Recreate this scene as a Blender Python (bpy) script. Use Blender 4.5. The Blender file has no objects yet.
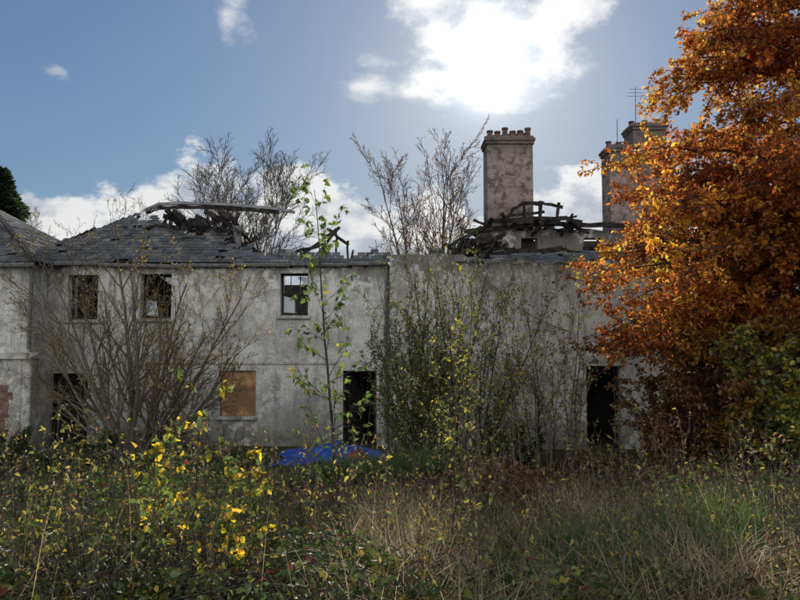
import bpy, math, random
import numpy as np
from mathutils import Vector, Matrix, Quaternion
random.seed(7); rng=np.random.default_rng(7)
S=bpy.context.scene
R=math.radians
# ------------------------------------------------------------------ helpers
def link(o,parent=None):
    S.collection.objects.link(o)
    if parent: o.parent=parent
    return o
def empty(name,loc=(0,0,0)):
    e=bpy.data.objects.new(name,None); e.empty_display_size=.3
    return link(e)
def mat(name):
    m=bpy.data.materials.new(name); m.use_nodes=True
    nt=m.node_tree; nt.nodes.clear()
    return m,nt
def nd(nt,t,**k):
    n=nt.nodes.new(t)
    for a,b in k.items():
        if a.startswith('i_'):
            n.inputs[a[2:].replace('_',' ')].default_value=b
        else: setattr(n,a,b)
    return n
def mth(nt,op,a,b=None,c=None,clamp=False):
    n=nt.nodes.new('ShaderNodeMath'); n.operation=op; n.use_clamp=clamp
    for i,v in enumerate((a,b,c)):
        if v is None: continue
        if isinstance(v,(int,float)): n.inputs[i].default_value=v
        else: nt.links.new(v,n.inputs[i])
    return n.outputs[0]
def mixc(nt,f,a,b,mode='MIX'):
    n=nt.nodes.new('ShaderNodeMix'); n.data_type='RGBA'; n.blend_type=mode
    for s,v in ((n.inputs[0],f),(n.inputs[6],a),(n.inputs[7],b)):
        if isinstance(v,(int,float)): s.default_value=v
        elif isinstance(v,tuple): s.default_value=(v[0],v[1],v[2],1)
        else: nt.links.new(v,s)
    return n.outputs[2]
def sstep(nt,v,a,b,lo=0,hi=1):
    n=nt.nodes.new('ShaderNodeMapRange'); n.interpolation_type='SMOOTHSTEP'
    nt.links.new(v,n.inputs[0]); n.inputs[1].default_value=a; n.inputs[2].default_value=b
    n.inputs[3].default_value=lo; n.inputs[4].default_value=hi
    return n.outputs[0]
def noise(nt,vec,scale,detail=6,rough=.6,stretch=None,off=None):
    if stretch or off:
        mp=nt.nodes.new('ShaderNodeMapping'); mp.inputs['Scale'].default_value=stretch or (1,1,1)
        mp.inputs['Location'].default_value=off or (0,0,0)
        nt.links.new(vec,mp.inputs[0]); vec=mp.outputs[0]
    n=nt.nodes.new('ShaderNodeTexNoise'); n.inputs['Scale'].default_value=scale
    n.inputs['Detail'].default_value=detail; n.inputs['Roughness'].default_value=rough
    nt.links.new(vec,n.inputs['Vector']); return n.outputs[0]
def finish(nt,col,rough=.9,bump=None,bd=.02,bs=.6,spec=.2):
    p=nt.nodes.new('ShaderNodeBsdfPrincipled'); o=nt.nodes.new('ShaderNodeOutputMaterial')
    if isinstance(col,tuple): p.inputs['Base Color'].default_value=(*col,1)
    else: nt.links.new(col,p.inputs['Base Color'])
    if isinstance(rough,(int,float)): p.inputs['Roughness'].default_value=rough
    else: nt.links.new(rough,p.inputs['Roughness'])
    p.inputs['Specular IOR Level'].default_value=spec
    if bump is not None:
        b=nt.nodes.new('ShaderNodeBump'); b.inputs['Distance'].default_value=bd; b.inputs['Strength'].default_value=bs
        nt.links.new(bump,b.inputs['Height']); nt.links.new(b.outputs[0],p.inputs['Normal'])
    nt.links.new(p.outputs[0],o.inputs[0])
def pos(nt): return nt.nodes.new('ShaderNodeNewGeometry').outputs['Position']
def sep(nt,v):
    s=nt.nodes.new('ShaderNodeSeparateXYZ'); nt.links.new(v,s.inputs[0]); return s.outputs
# ------------------------------------------------------------------ materials
def m_harl(name,base,dark,damp=1.0):
    m,nt=mat(name); p=pos(nt); x,y,z=sep(nt,p)
    big=noise(nt,p,.7,6,.7); mid=noise(nt,p,2.6,8,.75); fine=noise(nt,p,30,4,.75)
    streak=noise(nt,p,1.3,8,.7,(2.6,2.6,.35)); thin=noise(nt,p,2.0,6,.7,(9,9,.45))
    c=mixc(nt,sstep(nt,big,.4,.62),base,tuple(v*.62 for v in base))
    c=mixc(nt,sstep(nt,mid,.48,.64,0,.78),c,tuple(v*.43 for v in base))
    c=mixc(nt,sstep(nt,streak,.49,.65,0,.58*damp),c,dark)
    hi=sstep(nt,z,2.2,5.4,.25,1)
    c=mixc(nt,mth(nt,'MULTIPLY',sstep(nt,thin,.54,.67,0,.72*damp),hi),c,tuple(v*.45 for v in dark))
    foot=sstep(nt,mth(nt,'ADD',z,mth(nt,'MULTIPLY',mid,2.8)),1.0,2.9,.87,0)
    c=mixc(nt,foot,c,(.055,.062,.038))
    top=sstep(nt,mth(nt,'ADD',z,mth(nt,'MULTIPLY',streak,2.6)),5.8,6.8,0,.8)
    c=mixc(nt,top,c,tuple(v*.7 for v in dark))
    pale=noise(nt,p,3.1,7,.7,None,(7,3,5)); pm=noise(nt,p,.6,3,.5,None,(2,9,1))
    c=mixc(nt,mth(nt,'MULTIPLY',sstep(nt,pale,.5,.57,0,.85),sstep(nt,pm,.4,.58)),c,tuple(min(.88,v*1.15) for v in base))
    c=mixc(nt,sstep(nt,fine,.42,.62,0,.6),c,tuple(v*.35 for v in base))
    spots=noise(nt,p,11,5,.7,None,(4,4,4)); c=mixc(nt,sstep(nt,spots,.58,.67,0,.65),c,(.06,.055,.045))
    finish(nt,c,.95,mth(nt,'ADD',fine,mth(nt,'MULTIPLY',mid,.8)),.04,.9,.1)
    return m
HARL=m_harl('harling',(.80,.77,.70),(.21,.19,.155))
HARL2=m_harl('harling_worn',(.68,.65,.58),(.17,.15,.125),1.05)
def m_slate():
    m,nt=mat('slate'); p=pos(nt); a=nd(nt,'ShaderNodeAttribute',attribute_name='col')
    f=noise(nt,p,6,5,.6)
    c=mixc(nt,sstep(nt,f,.45,.7),a.outputs[0],(.13,.14,.10))
    c=mixc(nt,sstep(nt,noise(nt,p,1.1,5,.6),.45,.65,0,.6),c,(.05,.05,.045))
    finish(nt,c,.55,noise(nt,p,25,3),.01,.5,.4); return m
SLATE=m_slate()
def m_char():
    m,nt=mat('charred_timber'); p=pos(nt)
    f=noise(nt,p,5,6,.7); c=mixc(nt,sstep(nt,f,.4,.65),(.012,.011,.010),(.06,.048,.04))
    finish(nt,c,.8,noise(nt,p,30,4,.7),.02,.8); return m
CHAR=m_char()
def m_simple(name,c1,c2,sc=6,rough=.85,bd=.01,stretch=None,metal=0):
    m,nt=mat(name); p=pos(nt); f=noise(nt,p,sc,6,.65,stretch)
    c=mixc(nt,sstep(nt,f,.38,.64),c1,c2); finish(nt,c,rough,f,bd,.7); return m
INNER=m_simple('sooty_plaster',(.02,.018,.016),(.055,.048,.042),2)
LEAD=m_simple('lead_flashing',(.28,.29,.30),(.14,.14,.14),3,.5)
PIPE=m_simple('cast_iron',(.10,.10,.10),(.2,.18,.16),9,.6)
REDB=m_simple('exposed_red_sandstone',(.13,.07,.05),(.24,.15,.11),5,.95,.02)
POT=m_simple('clay_pot',(.16,.11,.09),(.07,.055,.05),5)
RUB=m_simple('rubble',(.11,.08,.06),(.26,.21,.17),4,.95,.03)
BARK=m_simple('bark',(.07,.058,.045),(.16,.14,.115),14,.9,.01)
BARKD=m_simple('bark_dark',(.03,.025,.02),(.075,.06,.05),14,.9,.01)
BARKP=m_simple('bark_pale',(.085,.07,.055),(.17,.145,.115),14,.9,.01)
BARKR=m_simple('bark_reddish',(.08,.05,.035),(.15,.10,.075),14,.9,.01)
def m_board():
    m,nt=mat('chipboard'); p=pos(nt)
    v=nd(nt,'ShaderNodeTexVoronoi'); v.inputs['Scale'].default_value=22
    mp=nd(nt,'ShaderNodeMapping'); mp.inputs['Scale'].default_value=(1,1,.45); nt.links.new(p,mp.inputs[0]); nt.links.new(mp.outputs[0],v.inputs[0])
    c=mixc(nt,sep(nt,v.outputs['Color'])[0],(.36,.19,.08),(.58,.35,.17))
    c=mixc(nt,sstep(nt,noise(nt,p,1.7,5),.42,.6,0,.85),c,(.20,.11,.065))
    finish(nt,c,.8,v.outputs[0],.01,.4); return m
BOARD=m_board()
def m_stone():
    m,nt=mat('chimney_masonry'); p=pos(nt); x,y,z=sep(nt,p)
    cb=nd(nt,'ShaderNodeCombineXYZ'); nt.links.new(mth(nt,'ADD',x,y),cb.inputs[0]); nt.links.new(z,cb.inputs[1])
    b=nd(nt,'ShaderNodeTexBrick'); nt.links.new(cb.outputs[0],b.inputs[0]); b.inputs['Scale'].default_value=1
    b.inputs['Brick Width'].default_value=.38; b.inputs['Row Height'].default_value=.16; b.inputs['Mortar Size'].default_value=.014
    b.inputs['Color1'].default_value=(.34,.24,.20,1); b.inputs['Color2'].default_value=(.21,.155,.135,1); b.inputs['Mortar'].default_value=(.34,.30,.27,1)
    c=mixc(nt,sstep(nt,noise(nt,p,1.5,7,.75),.4,.6,0,.8),b.outputs[0],(.36,.29,.255))
    c=mixc(nt,sstep(nt,noise(nt,p,3.5,7,.75),.46,.6,0,.8),c,(.08,.068,.06))
    c=mixc(nt,sstep(nt,z,9.7,10.5,0,.6),c,(.08,.07,.062))
    c=mixc(nt,sstep(nt,mth(nt,'ADD',z,noise(nt,p,2,5)),7.6,8.9,.8,0),c,(.05,.043,.038))
    finish(nt,c,.95,mth(nt,'ADD',noise(nt,p,12,5,.7),b.outputs[1]),.03,.7); return m
STONE=m_stone()
def m_tarp():
    m,nt=mat('tarpaulin_blue'); p=pos(nt)
    c=mixc(nt,sstep(nt,noise(nt,p,3,4),.4,.7),(.012,.05,.32),(.035,.14,.55)); c=mixc(nt,sstep(nt,noise(nt,p,6,5),.55,.65,0,.6),c,(.10,.11,.12))
    finish(nt,c,.35,noise(nt,p,14,4),.03,.8,.5); return m
TARP=m_tarp()
def m_graf():
    m,nt=mat('blue_spray_paint'); finish(nt,(.2,.26,.46),.8); return m
GRAF=m_graf()
def m_red():
    m,nt=mat('red_cloth'); p=pos(nt); finish(nt,mixc(nt,noise(nt,p,9,3),(.3,.04,.04),(.5,.1,.09)),.7); return m
RED=m_red()
def m_glass():
    m,nt=mat('broken_glass'); p=nd(nt,'ShaderNodeBsdfPrincipled'); o=nd(nt,'ShaderNodeOutputMaterial')
    p.inputs['Base Color'].default_value=(.35,.4,.42,1); p.inputs['Roughness'].default_value=.08; p.inputs['Specular IOR Level'].default_value=1
    nt.links.new(p.outputs[0],o.inputs[0]); return m
GLASS=m_glass()
def m_leaf(name,trans=.5,gloss=.06,tb=1.5):
    m,nt=mat(name); a=nd(nt,'ShaderNodeAttribute',attribute_name='col')
    d=nd(nt,'ShaderNodeBsdfDiffuse'); t=nd(nt,'ShaderNodeBsdfTranslucent'); g=nd(nt,'ShaderNodeBsdfGlossy'); g.inputs['Roughness'].default_value=.45
    nt.links.new(a.outputs[0],d.inputs[0])
    mul=mixc(nt,1.0,a.outputs[0],(tb,tb,tb),'MULTIPLY'); nt.links.new(mul,t.inputs[0])
    g.inputs[0].default_value=(.8,.8,.8,1)
    m1=nd(nt,'ShaderNodeMixShader'); m1.inputs[0].default_value=trans
    m2=nd(nt,'ShaderNodeMixShader'); m2.inputs[0].default_value=gloss; o=nd(nt,'ShaderNodeOutputMaterial')
    nt.links.new(d.outputs[0],m1.inputs[1]); nt.links.new(t.outputs[0],m1.inputs[2])
    nt.links.new(m1.outputs[0],m2.inputs[1]); nt.links.new(g.outputs[0],m2.inputs[2]); nt.links.new(m2.outputs[0],o.inputs[0])
    return m
LEAF=m_leaf('leaf',.55,.05,1.7); WEED=m_leaf('weed_leaf',.45,.04,1.3); GRASSM=m_leaf('grass_blade',.45,.04,1.6); STRAW=m_leaf('straw_blade',.5,.05,1.9); BLEAF=m_leaf('beech_leaf',.58,.03,1.8)
# ------------------------------------------------------------------ mesh builders
class MB:
    def __init__(s): s.v=[];s.f=[];s.c=[]
    def quad(s,a,b,c,d,col=None):
        i=len(s.v); s.v+= [tuple(a),tuple(b),tuple(c),tuple(d)]; s.f.append((i,i+1,i+2,i+3)); s.c+=[col or (1,1,1)]*4
    def tri(s,a,b,c):
        i=len(s.v); s.v+=[tuple(a),tuple(b),tuple(c)]; s.f.append((i,i+1,i+2)); s.c+=[(1,1,1)]*3
    def box(s,x0,x1,y0,y1,z0,z1,col=None):
        s.hexa([(x0,y0,z0),(x1,y0,z0),(x1,y1,z0),(x0,y1,z0),(x0,y0,z1),(x1,y0,z1),(x1,y1,z1),(x0,y1,z1)],col)
    def hexa(s,p,col=None):
        i=len(s.v); s.v+=[tuple(q) for q in p]
        for f in ((0,3,2,1),(4,5,6,7),(0,1,5,4),(1,2,6,5),(2,3,7,6),(3,0,4,7)): s.f.append(tuple(i+k for k in f))
        s.c+=[col or (1,1,1)]*8
    def beam(s,p0,p1,w,h,jit=0,nseg=1):
        p0=Vector(p0);p1=Vector(p1);d=(p1-p0).normalized()
        up=Vector((0,0,1)) if abs(d.z)<.9 else Vector((0,1,0))
        sd=d.cross(up).normalized(); u=sd.cross(d).normalized()
        rings=[]
        for k in range(nseg+1):
            t=k/nseg; c=p0.lerp(p1,t)
            if 0<k<nseg: c=c+Vector([random.uniform(-jit,jit) for _ in range(3)])
            sc=1-random.uniform(0,.35)*(1 if jit else 0)
            rings.append([c+sd*(a*w*sc)+u*(b*h*sc) for a,b in((-.5,-.5),(.5,-.5),(.5,.5),(-.5,.5))])
        for k in range(nseg):
            A,B=rings[k],rings[k+1]
            s.hexa([A[0],A[1],B[1],B[0],A[3],A[2],B[2],B[3]])
    def tube(s,pts,rad,n=4):
        i0=len(s.v); d=None
        for k,p in enumerate(pts):
            p=Vector(p)
            q=Vector(pts[min(k+1,len(pts)-1)])-Vector(pts[max(k-1,0)])
            if q.length<1e-6: q=Vector((0,0,1))
            q.normalize(); a=q.orthogonal().normalized() if d is None else (d-q*d.dot(q))
            if a.length<1e-4: a=q.orthogonal()
            a.normalize(); d=a; b=q.cross(a)
            for j in range(n):
                t=2*math.pi*j/n; s.v.append(tuple(p+(a*math.cos(t)+b*math.sin(t))*rad[k]))
        s.c+=[(1,1,1)]*(n*len(pts))
        for k in range(len(pts)-1):
            for j in range(n):
                a=i0+k*n+j; b=i0+k*n+(j+1)%n; s.f.append((a,b,b+n,a+n))
    def lathe(s,c,prof,n=12):
        i0=len(s.v)
        for r,z in prof:
            for j in range(n):
                t=2*math.pi*j/n; s.v.append((c[0]+r*math.cos(t),c[1]+r*math.sin(t),c[2]+z))
        s.c+=[(1,1,1)]*(n*len(prof))
        for k in range(len(prof)-1):
            for j in range(n):
                a=i0+k*n+j;b=i0+k*n+(j+1)%n; s.f.append((a,b,b+n,a+n))
        s.f.append(tuple(i0+(len(prof)-1)*n+j for j in range(n)))
    def obj(s,name,m,parent=None,smooth=False,bevel=0):
        me=bpy.data.meshes.new(name); me.from_pydata(s.v,[],s.f)
        a=me.color_attributes.new('col','FLOAT_COLOR','POINT')
        arr=np.ones((len(s.v),4),dtype=np.float32); arr[:,:3]=np.array(s.c,dtype=np.float32).reshape(-1,3); a.data.foreach_set('color',arr.ravel())
        me.materials.append(m)
        if smooth: me.polygons.foreach_set('use_smooth',[True]*len(s.f))
        me.update(); o=bpy.data.objects.new(name,me); link(o,parent)
        if bevel:
            b=o.modifiers.new('bevel','BEVEL'); b.width=bevel; b.segments=1; b.limit_method='ANGLE'
        return o
def npmesh(name,V,Q,C,m,parent=None,smooth=False):
    V=np.ascontiguousarray(V,dtype=np.float32); Q=np.ascontiguousarray(Q,dtype=np.int32); n=len(Q);k=Q.shape[1]
    me=bpy.data.meshes.new(name); me.vertices.add(len(V)); me.vertices.foreach_set('co',V.ravel())
    me.loops.add(n*k); me.loops.foreach_set('vertex_index',Q.ravel())
    me.polygons.add(n); me.polygons.foreach_set('loop_start',np.arange(0,n*k,k,dtype=np.int32))
    if smooth: me.polygons.foreach_set('use_smooth',np.ones(n,dtype=bool))
    me.update(calc_edges=True)
    if C is not None:
        a=me.color_attributes.new('col','FLOAT_COLOR','POINT'); arr=np.ones((len(V),4),dtype=np.float32); arr[:,:3]=C; a.data.foreach_set('color',arr.ravel())
    me.materials.append(m); o=bpy.data.objects.new(name,me); return link(o,parent)
def nrm(a): return a/np.maximum(np.linalg.norm(a,axis=1,keepdims=True),1e-9)
def leaves(name,P,A,size,C,parent=None,m=None,w=.62,upb=.6,fold=.18,svar=.35,curl=.15):
    P=np.asarray(P,float);A=nrm(np.asarray(A,float));n=len(P)
    up=rng.normal(size=(n,3)); up[:,2]+=upb*2.2
    sd=nrm(np.cross(A,up)); nn=np.cross(sd,A)
    L=size*(1+rng.uniform(-svar,svar,n))[:,None]; W=L*w
    def pt(a,b,h): return P+A*L*a+sd*W*b+nn*L*h
    V=np.stack([pt(0,0,0),pt(.3,.46,fold),pt(.68,.36,fold*.7-curl*.5),pt(1,0,-curl),pt(.68,-.36,fold*.7-curl*.5),pt(.3,-.46,fold)],1).reshape(-1,3)
    b=np.arange(n)[:,None]*6
    Q=np.concatenate([b+np.array([[0,1,2,3]]),b+np.array([[0,3,4,5]])],0)
    return npmesh(name,V,Q,np.repeat(C,6,axis=0),m or LEAF,parent)
def palette(n,cols,wts,var=.25):
    cols=np.array(cols);w=np.array(wts,float);w/=w.sum()
    c=cols[rng.choice(len(cols),n,p=w)]; return c*(1+rng.uniform(-var,var,(n,1)))
def lump(P,f=1.0,ph=0):
    x,y,z=P[:,0]*f,P[:,1]*f,P[:,2]*f
    return (np.sin(x*2.1+ph+1.3*np.sin(z*1.7))+np.sin(y*1.9+2*ph+z)+np.sin(z*2.7+x*.8+ph)+.6*np.sin(x*5.1+z*4.3+y*3.7))/3.6
# ------------------------------------------------------------------ terrain
def gz(x,y):
    x=np.asarray(x,float);y=np.asarray(y,float)
    t=np.clip((15.2-y)/11.5,0,1); t=t*t*(3-2*t)*.35+t*.65
    z=1.72*t
    near=np.exp(-((x/30)**2+((y-8)/22)**2))
    z=z+near*(.08*np.sin(x*1.3+y*.7)+.06*np.sin(x*.6-y*1.7+1)+.04*np.sin(x*3.1+y*2.3))*np.clip((17-y)/3,0,1)
    sx=np.clip((x-2)/5,0,1); z=z+.45*sx*np.exp(-((y-9)/4.5)**2)
    return z
def gz1(x,y): return float(gz(x,y))
ax=np.concatenate([-np.geomspace(1500,22,16),np.linspace(-20,20,161),np.geomspace(22,1500,16)])
ay=np.concatenate([-np.geomspace(1500,6,16),np.linspace(-4,28,129),np.geomspace(30,1800,18)])
X,Y=np.meshgrid(ax,ay); Z=gz(X,Y); V=np.stack([X,Y,Z],-1).reshape(-1,3)
nx=len(ax);ny=len(ay); I=(np.arange(ny-1)[:,None]*nx+np.arange(nx-1)[None,:]).ravel()
m,nt=mat('earth_and_litter'); p=pos(nt)
c=mixc(nt,sstep(nt,noise(nt,p,.8,6,.65),.4,.62),(.045,.05,.02),(.085,.06,.035))
c=mixc(nt,sstep(nt,noise(nt,p,9,6,.7),.45,.62),c,(.035,.025,.015))
c=mixc(nt,sstep(nt,noise(nt,p,22,4,.7),.58,.68,0,.7),c,(.17,.10,.045))
finish(nt,c,.95,noise(nt,p,14,6,.7),.06,.9)
npmesh('ground',V,np.stack([I,I+1,I+nx+1,I+nx],1),None,m,None,True)
# ------------------------------------------------------------------ building
def wall(mb,x0,x1,z0,z1,y0,y1,ops,top=None):
    xs=sorted(set([x0,x1]+[o[0] for o in ops]+[o[1] for o in ops])); 
    if top:
        n=int((x1-x0)/.35); xs=sorted(set(xs+[x0+(x1-x0)*k/n for k in range(1,n)]))
    zs=sorted(set([z0,z1]+[o[2] for o in ops]+[o[3] for o in ops]))
    def inside(a,b): return any(o[0]<a<o[1] and o[2]<b<o[3] for o in ops)
    for i in range(len(xs)-1):
        for j in range(len(zs)-1):
            if inside((xs[i]+xs[i+1])/2,(zs[j]+zs[j+1])/2): continue
            a,b,c,d=xs[i],xs[i+1],zs[j],zs[j+1]
            da=db=d
            if top and j==len(zs)-2: da,db=top(a),top(b)
            mb.quad((a,y0,c),(b,y0,c),(b,y0,db),(a,y0,da)); mb.quad((b,y1,c),(a,y1,c),(a,y1,da),(b,y1,db))
            if j==len(zs)-2: mb.quad((a,y0,da),(b,y0,db),(b,y1,db),(a,y1,da))
    for o in ops:
        a,b,c,d=o
        mb.quad((a,y0,c),(a,y1,c),(a,y1,d),(a,y0,d)); mb.quad((b,y1,c),(b,y0,c),(b,y0,d),(b,y1,d))
        mb.quad((a,y0,c),(b,y0,c),(b,y1,c),(a,y1,c)); mb.quad((a,y1,d),(b,y1,d),(b,y0,d),(a,y0,d))
    mb.quad((x0,y1,z0),(x0,y0,z0),(x0,y0,z1),(x0,y1,z1)); mb.quad((x1,y0,z0),(x1,y1,z0),(x1,y1,z1),(x1,y0,z1))
HOUSE=empty('derelict_burnt_out_house')
YF=18.0
EZ=5.42
ops=[(-9.98,-9.08,3.76,5.10),(-7.8,-6.87,3.79,5.13),(-3.6,-2.76,3.88,5.15),
     (-10.45,-9.3,-.2,2.15),(-5.37,-4.3,.88,2.23),(-1.7,-.7,-.1,2.23)]
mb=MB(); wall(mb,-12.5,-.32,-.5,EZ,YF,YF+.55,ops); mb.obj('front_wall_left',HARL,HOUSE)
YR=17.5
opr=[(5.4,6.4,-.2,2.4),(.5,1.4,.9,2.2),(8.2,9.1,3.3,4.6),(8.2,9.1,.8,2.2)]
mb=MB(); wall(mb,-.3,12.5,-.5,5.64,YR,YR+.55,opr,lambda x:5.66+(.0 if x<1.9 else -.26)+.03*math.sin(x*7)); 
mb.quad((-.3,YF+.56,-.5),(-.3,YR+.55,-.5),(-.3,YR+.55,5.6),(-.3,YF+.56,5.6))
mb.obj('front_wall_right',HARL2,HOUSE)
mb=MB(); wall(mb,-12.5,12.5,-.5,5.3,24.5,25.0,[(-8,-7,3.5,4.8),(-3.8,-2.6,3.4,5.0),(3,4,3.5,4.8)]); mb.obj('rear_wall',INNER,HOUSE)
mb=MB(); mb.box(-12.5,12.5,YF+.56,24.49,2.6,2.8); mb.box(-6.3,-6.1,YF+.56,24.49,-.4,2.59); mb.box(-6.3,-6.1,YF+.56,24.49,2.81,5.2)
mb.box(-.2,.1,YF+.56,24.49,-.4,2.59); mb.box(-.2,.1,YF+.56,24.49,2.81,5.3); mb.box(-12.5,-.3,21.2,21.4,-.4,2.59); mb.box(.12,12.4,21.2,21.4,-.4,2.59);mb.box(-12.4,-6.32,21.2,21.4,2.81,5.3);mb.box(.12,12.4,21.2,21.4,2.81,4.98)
mb.box(-12.4,12.4,YF+.6,24.4,-.3,-.1); mb.box(2.8,8.2,23.1,23.3,4.9,6.9)  # second box: dark panel added behind the attic openings to block bright sky
mb.obj('floors_partitions_and_dark_panel',INNER,HOUSE)
mb=MB(); mb.box(-9.25,-1.9,YF-.03,YF-.002,2.42,2.50)
for o in ops[:3]+[ops[4]]: mb.box(o[0]-.08,o[1]+.08,YF-.09,YF+.14,o[2]-.1,o[2]-.003)
for o in opr[1:]: mb.box(o[0]-.08,o[1]+.08,YR-.09,YR+.14,o[2]-.1,o[2]-.003)
mb.obj('sills_and_band',HARL2,HOUSE,bevel=.01)
mb=MB()
def frame(o,y,keep):
    a,b,c,d=o; t=.06
    mb.box(a+.003,a+t,y,y+.07,c+.003,d-.003); mb.box(b-t,b-.003,y,y+.07,c+.003,d-.003)
    mb.box(a+t+.002,b-t-.002,y,y+.07,c+.003,c+t); mb.box(a+t+.002,b-t-.002,y,y+.07,d-t,d-.003)
    mz=(c+d)/2; mb.box(a+t+.002,b-t-.002,y-.01,y+.06,mz-.03,mz+.03)
    w=b-a
    if keep: 
        for k in (1,2): mb.box(a+w*k/3-.012,a+w*k/3+.012,y+.01,y+.04,mz+.032,d-t-.002)
        mb.box(a+w*.5-.012,a+w*.5+.012,y+.01,y+.04,c+t+.002,mz-.032)
for o in ops[:3]: frame(o,YF+.22,True)
for o in opr[1:]: frame(o,YR+.22,True)
for o in (ops[3],ops[5]):
    a,b,c,d=o; mb.box(a+.003,a+.08,YF+.2,YF+.3,c+.003,d-.003); mb.box(b-.08,b-.003,YF+.2,YF+.3,c+.003,d-.003); mb.box(a+.082,b-.082,YF+.2,YF+.3,d-.08,d-.003)
a,b,c,d=opr[0]; mb.box(a+.003,a+.08,YR+.2,YR+.3,c+.003,d-.003); mb.box(b-.08,b-.003,YR+.2,YR+.3,c+.003,d-.003)
mb.obj('window_and_door_frames',CHAR,HOUSE)
mb=MB()
for o in (ops[2],ops[1]):
    a,b,c,d=o
    mb.quad((a+.07,YF+.26,c+.1),(a+.45,YF+.26,c+.07),(a+.38,YF+.262,c+.5),(a+.07,YF+.262,c+.6))
    mb.quad((b-.4,YF+.26,d-.1),(b-.08,YF+.26,d-.35),(b-.08,YF+.262,d-.1),(b-.2,YF+.262,d-.08))
mb.obj('broken_panes',GLASS,HOUSE)
mb=MB(); mb.box(-5.35,-4.32,YF+.08,YF+.11,.89,2.22); mb.obj('window_board',BOARD,HOUSE,bevel=.006)
mb=MB(); mb.hexa([(-1.6,YF+.32,.0),(-1.55,YF+.37,.0),(-1.1,YF+1.1,.0),(-1.15,YF+1.12,.0),(-1.6,YF+.32,2.1),(-1.55,YF+.37,2.1),(-1.1,YF+1.1,2.1),(-1.15,YF+1.12,2.1)])
mb.beam((-1.5,YF+.25,1.1),(-.8,YF+.25,1.25),.04,.12); mb.beam((-1.0,YF+.4,0),(-.85,YF+.6,1.9),.05,.15); mb.obj('door_remains',CHAR,HOUSE)
mb=MB()
def scr(pts,r=.010):
    mb.tube([(p[0],YF-.003,p[1]) for p in pts],[r]*len(pts),3)
for k in range(7):
    x0=-4.0+k*.3+random.uniform(-.06,.06); pts=[]; zc=1.3+random.uniform(-.12,.12); hh=random.uniform(.08,.2)
    for j in range(6):
        pts.append((x0+random.uniform(-.09,.09)+.02*j, zc+hh*math.cos(j*1.6+k*2)))
    scr(pts)
mb.obj('graffiti',GRAF,HOUSE)
mb=MB(); x=-12.3
while x<-.4:
    l=random.uniform(.9,1.8); e=min(x+l,-.34)
    if random.random()<.85:
        z=EZ-.02+random.uniform(-.03,.02)
        mb.tube([(x,YF-.14,z),(e-.02,YF-.14,z+random.uniform(-.05,.03))],[.06,.06],6)
    x=e
mb.tube([(-.40,YF-.10,5.35),(-.42,YF-.1,3),(-.40,YF-.1,.1)],[.05,.05,.05],8)
for z in (1,2.8,4.4): mb.tube([(-.40,YF-.1,z),(-.40,YF-.1,z+.08)],[.07,.07],8)
mb.obj('gutters_and_downpipes',PIPE,HOUSE)
# ---- slates
def slates(mb,O,u,v,L,H,mask,w=.26,e=.19,miss=.03):
    O=Vector(O);u=Vector(u).normalized();v=Vector(v).normalized();n=u.cross(v).normalized()
    rows=int(H/e)
    for r in range(rows):
        off=(r%2)*w*.5-w
        k=0
        while off+k*w<L:
            a=off+k*w; k+=1
            b=a+w-.012; vv=r*e
            if not mask(a+w/2,vv+e/2) or random.random()<miss: continue
            t=random.uniform(-.02,.02); up=random.uniform(.012,.028)
            if random.random()<.06: t+=random.choice((-.06,.06)); up+=.02
            g=random.uniform(.5,1.35); col=(.085*g,.088*g,.098*g) if random.random()<.75 else (.17*g,.155*g,.135*g)
            dz=random.uniform(-.012,.012)
            p0=O+u*a+v*(vv+dz)+n*up; p1=O+u*b+v*(vv+dz+t)+n*up; p2=O+u*b+v*(vv+e+.06)+n*.004; p3=O+u*a+v*(vv+e+.06)+n*.004
            mb.quad(p0,p1,p2,p3,col); mb.quad(p0-n*.014,p1-n*.014,p1,p0,tuple(q*.5 for q in col))
RY=21.2; RZ=7.85; eaveY=YF-.12
slope=Vector((0,RY-eaveY,RZ-EZ)); HL=slope.length; sv=slope.normalized()
X0=-11.7; 
def edgeh(X):
    pts=[(-12,.99),(-8.7,.99),(-8.45,.8),(-8.0,.62),(-7.0,.5),(-6.2,.46),(-5.6,.4),(-5.1,.22),(-4.2,.16),(-3,.13),(-1.5,.12),(-.3,.15)]
    for (a,ha),(b,hb) in zip(pts,pts[1:]):
        if a<=X<=b: return ha+(hb-ha)*(X-a)/(b-a)
    return .1
def mk(a,h):
    X=X0+a; t=h/HL
    if X>-.35: return False
    if t>(X+11.7)/3.0*1.0: return False
    if ((X+8.75)/.3)**2+((t-.78)/.11)**2<1: return False
    return t<edgeh(X)+.04*math.sin(X*5)+.03*math.sin(X*13)
mb=MB(); slates(mb,(X0,eaveY,EZ+.04),(1,0,0),sv,11.4,HL,mk)
hv=Vector((-8.7+11.7,0,RZ-EZ)); 
def mkl(a,h):
    t=h/hv.length; return a>t*3.3 and a<6.8-t*3.3 and t<.72
slates(mb,(X0,eaveY+6.8,EZ+.04),(0,-1,0),hv,6.8,hv.length,mkl)
def mkb(a,h):
    X=-5.5-a; t=h/HL
    return X>-11.7+t*3 and t<.95 and (X<-9.9 or t<.35+.1*math.sin(X*3))
slates(mb,(-5.5,eaveY+6.8,EZ+.04),(-1,0,0),Vector((0,-slope.y,slope.z)),6.2,HL,mkb)
sr=Vector((0,3,1.5)); 
def mkr(a,h):
    X=1.9+a; return h<.55+.25*math.sin(X*2.1)+.12*math.sin(X*7)+(.5 if X>5 else 0)
slates(mb,(1.9,YR-.1,5.42),(1,0,0),sr,10.5,3.3,mkr,miss=.06)
mb.obj('roof_slates',SLATE,HOUSE)
mb=MB(); n=Vector((0,-sv.z,sv.y)); 
X=-11.65
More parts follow.
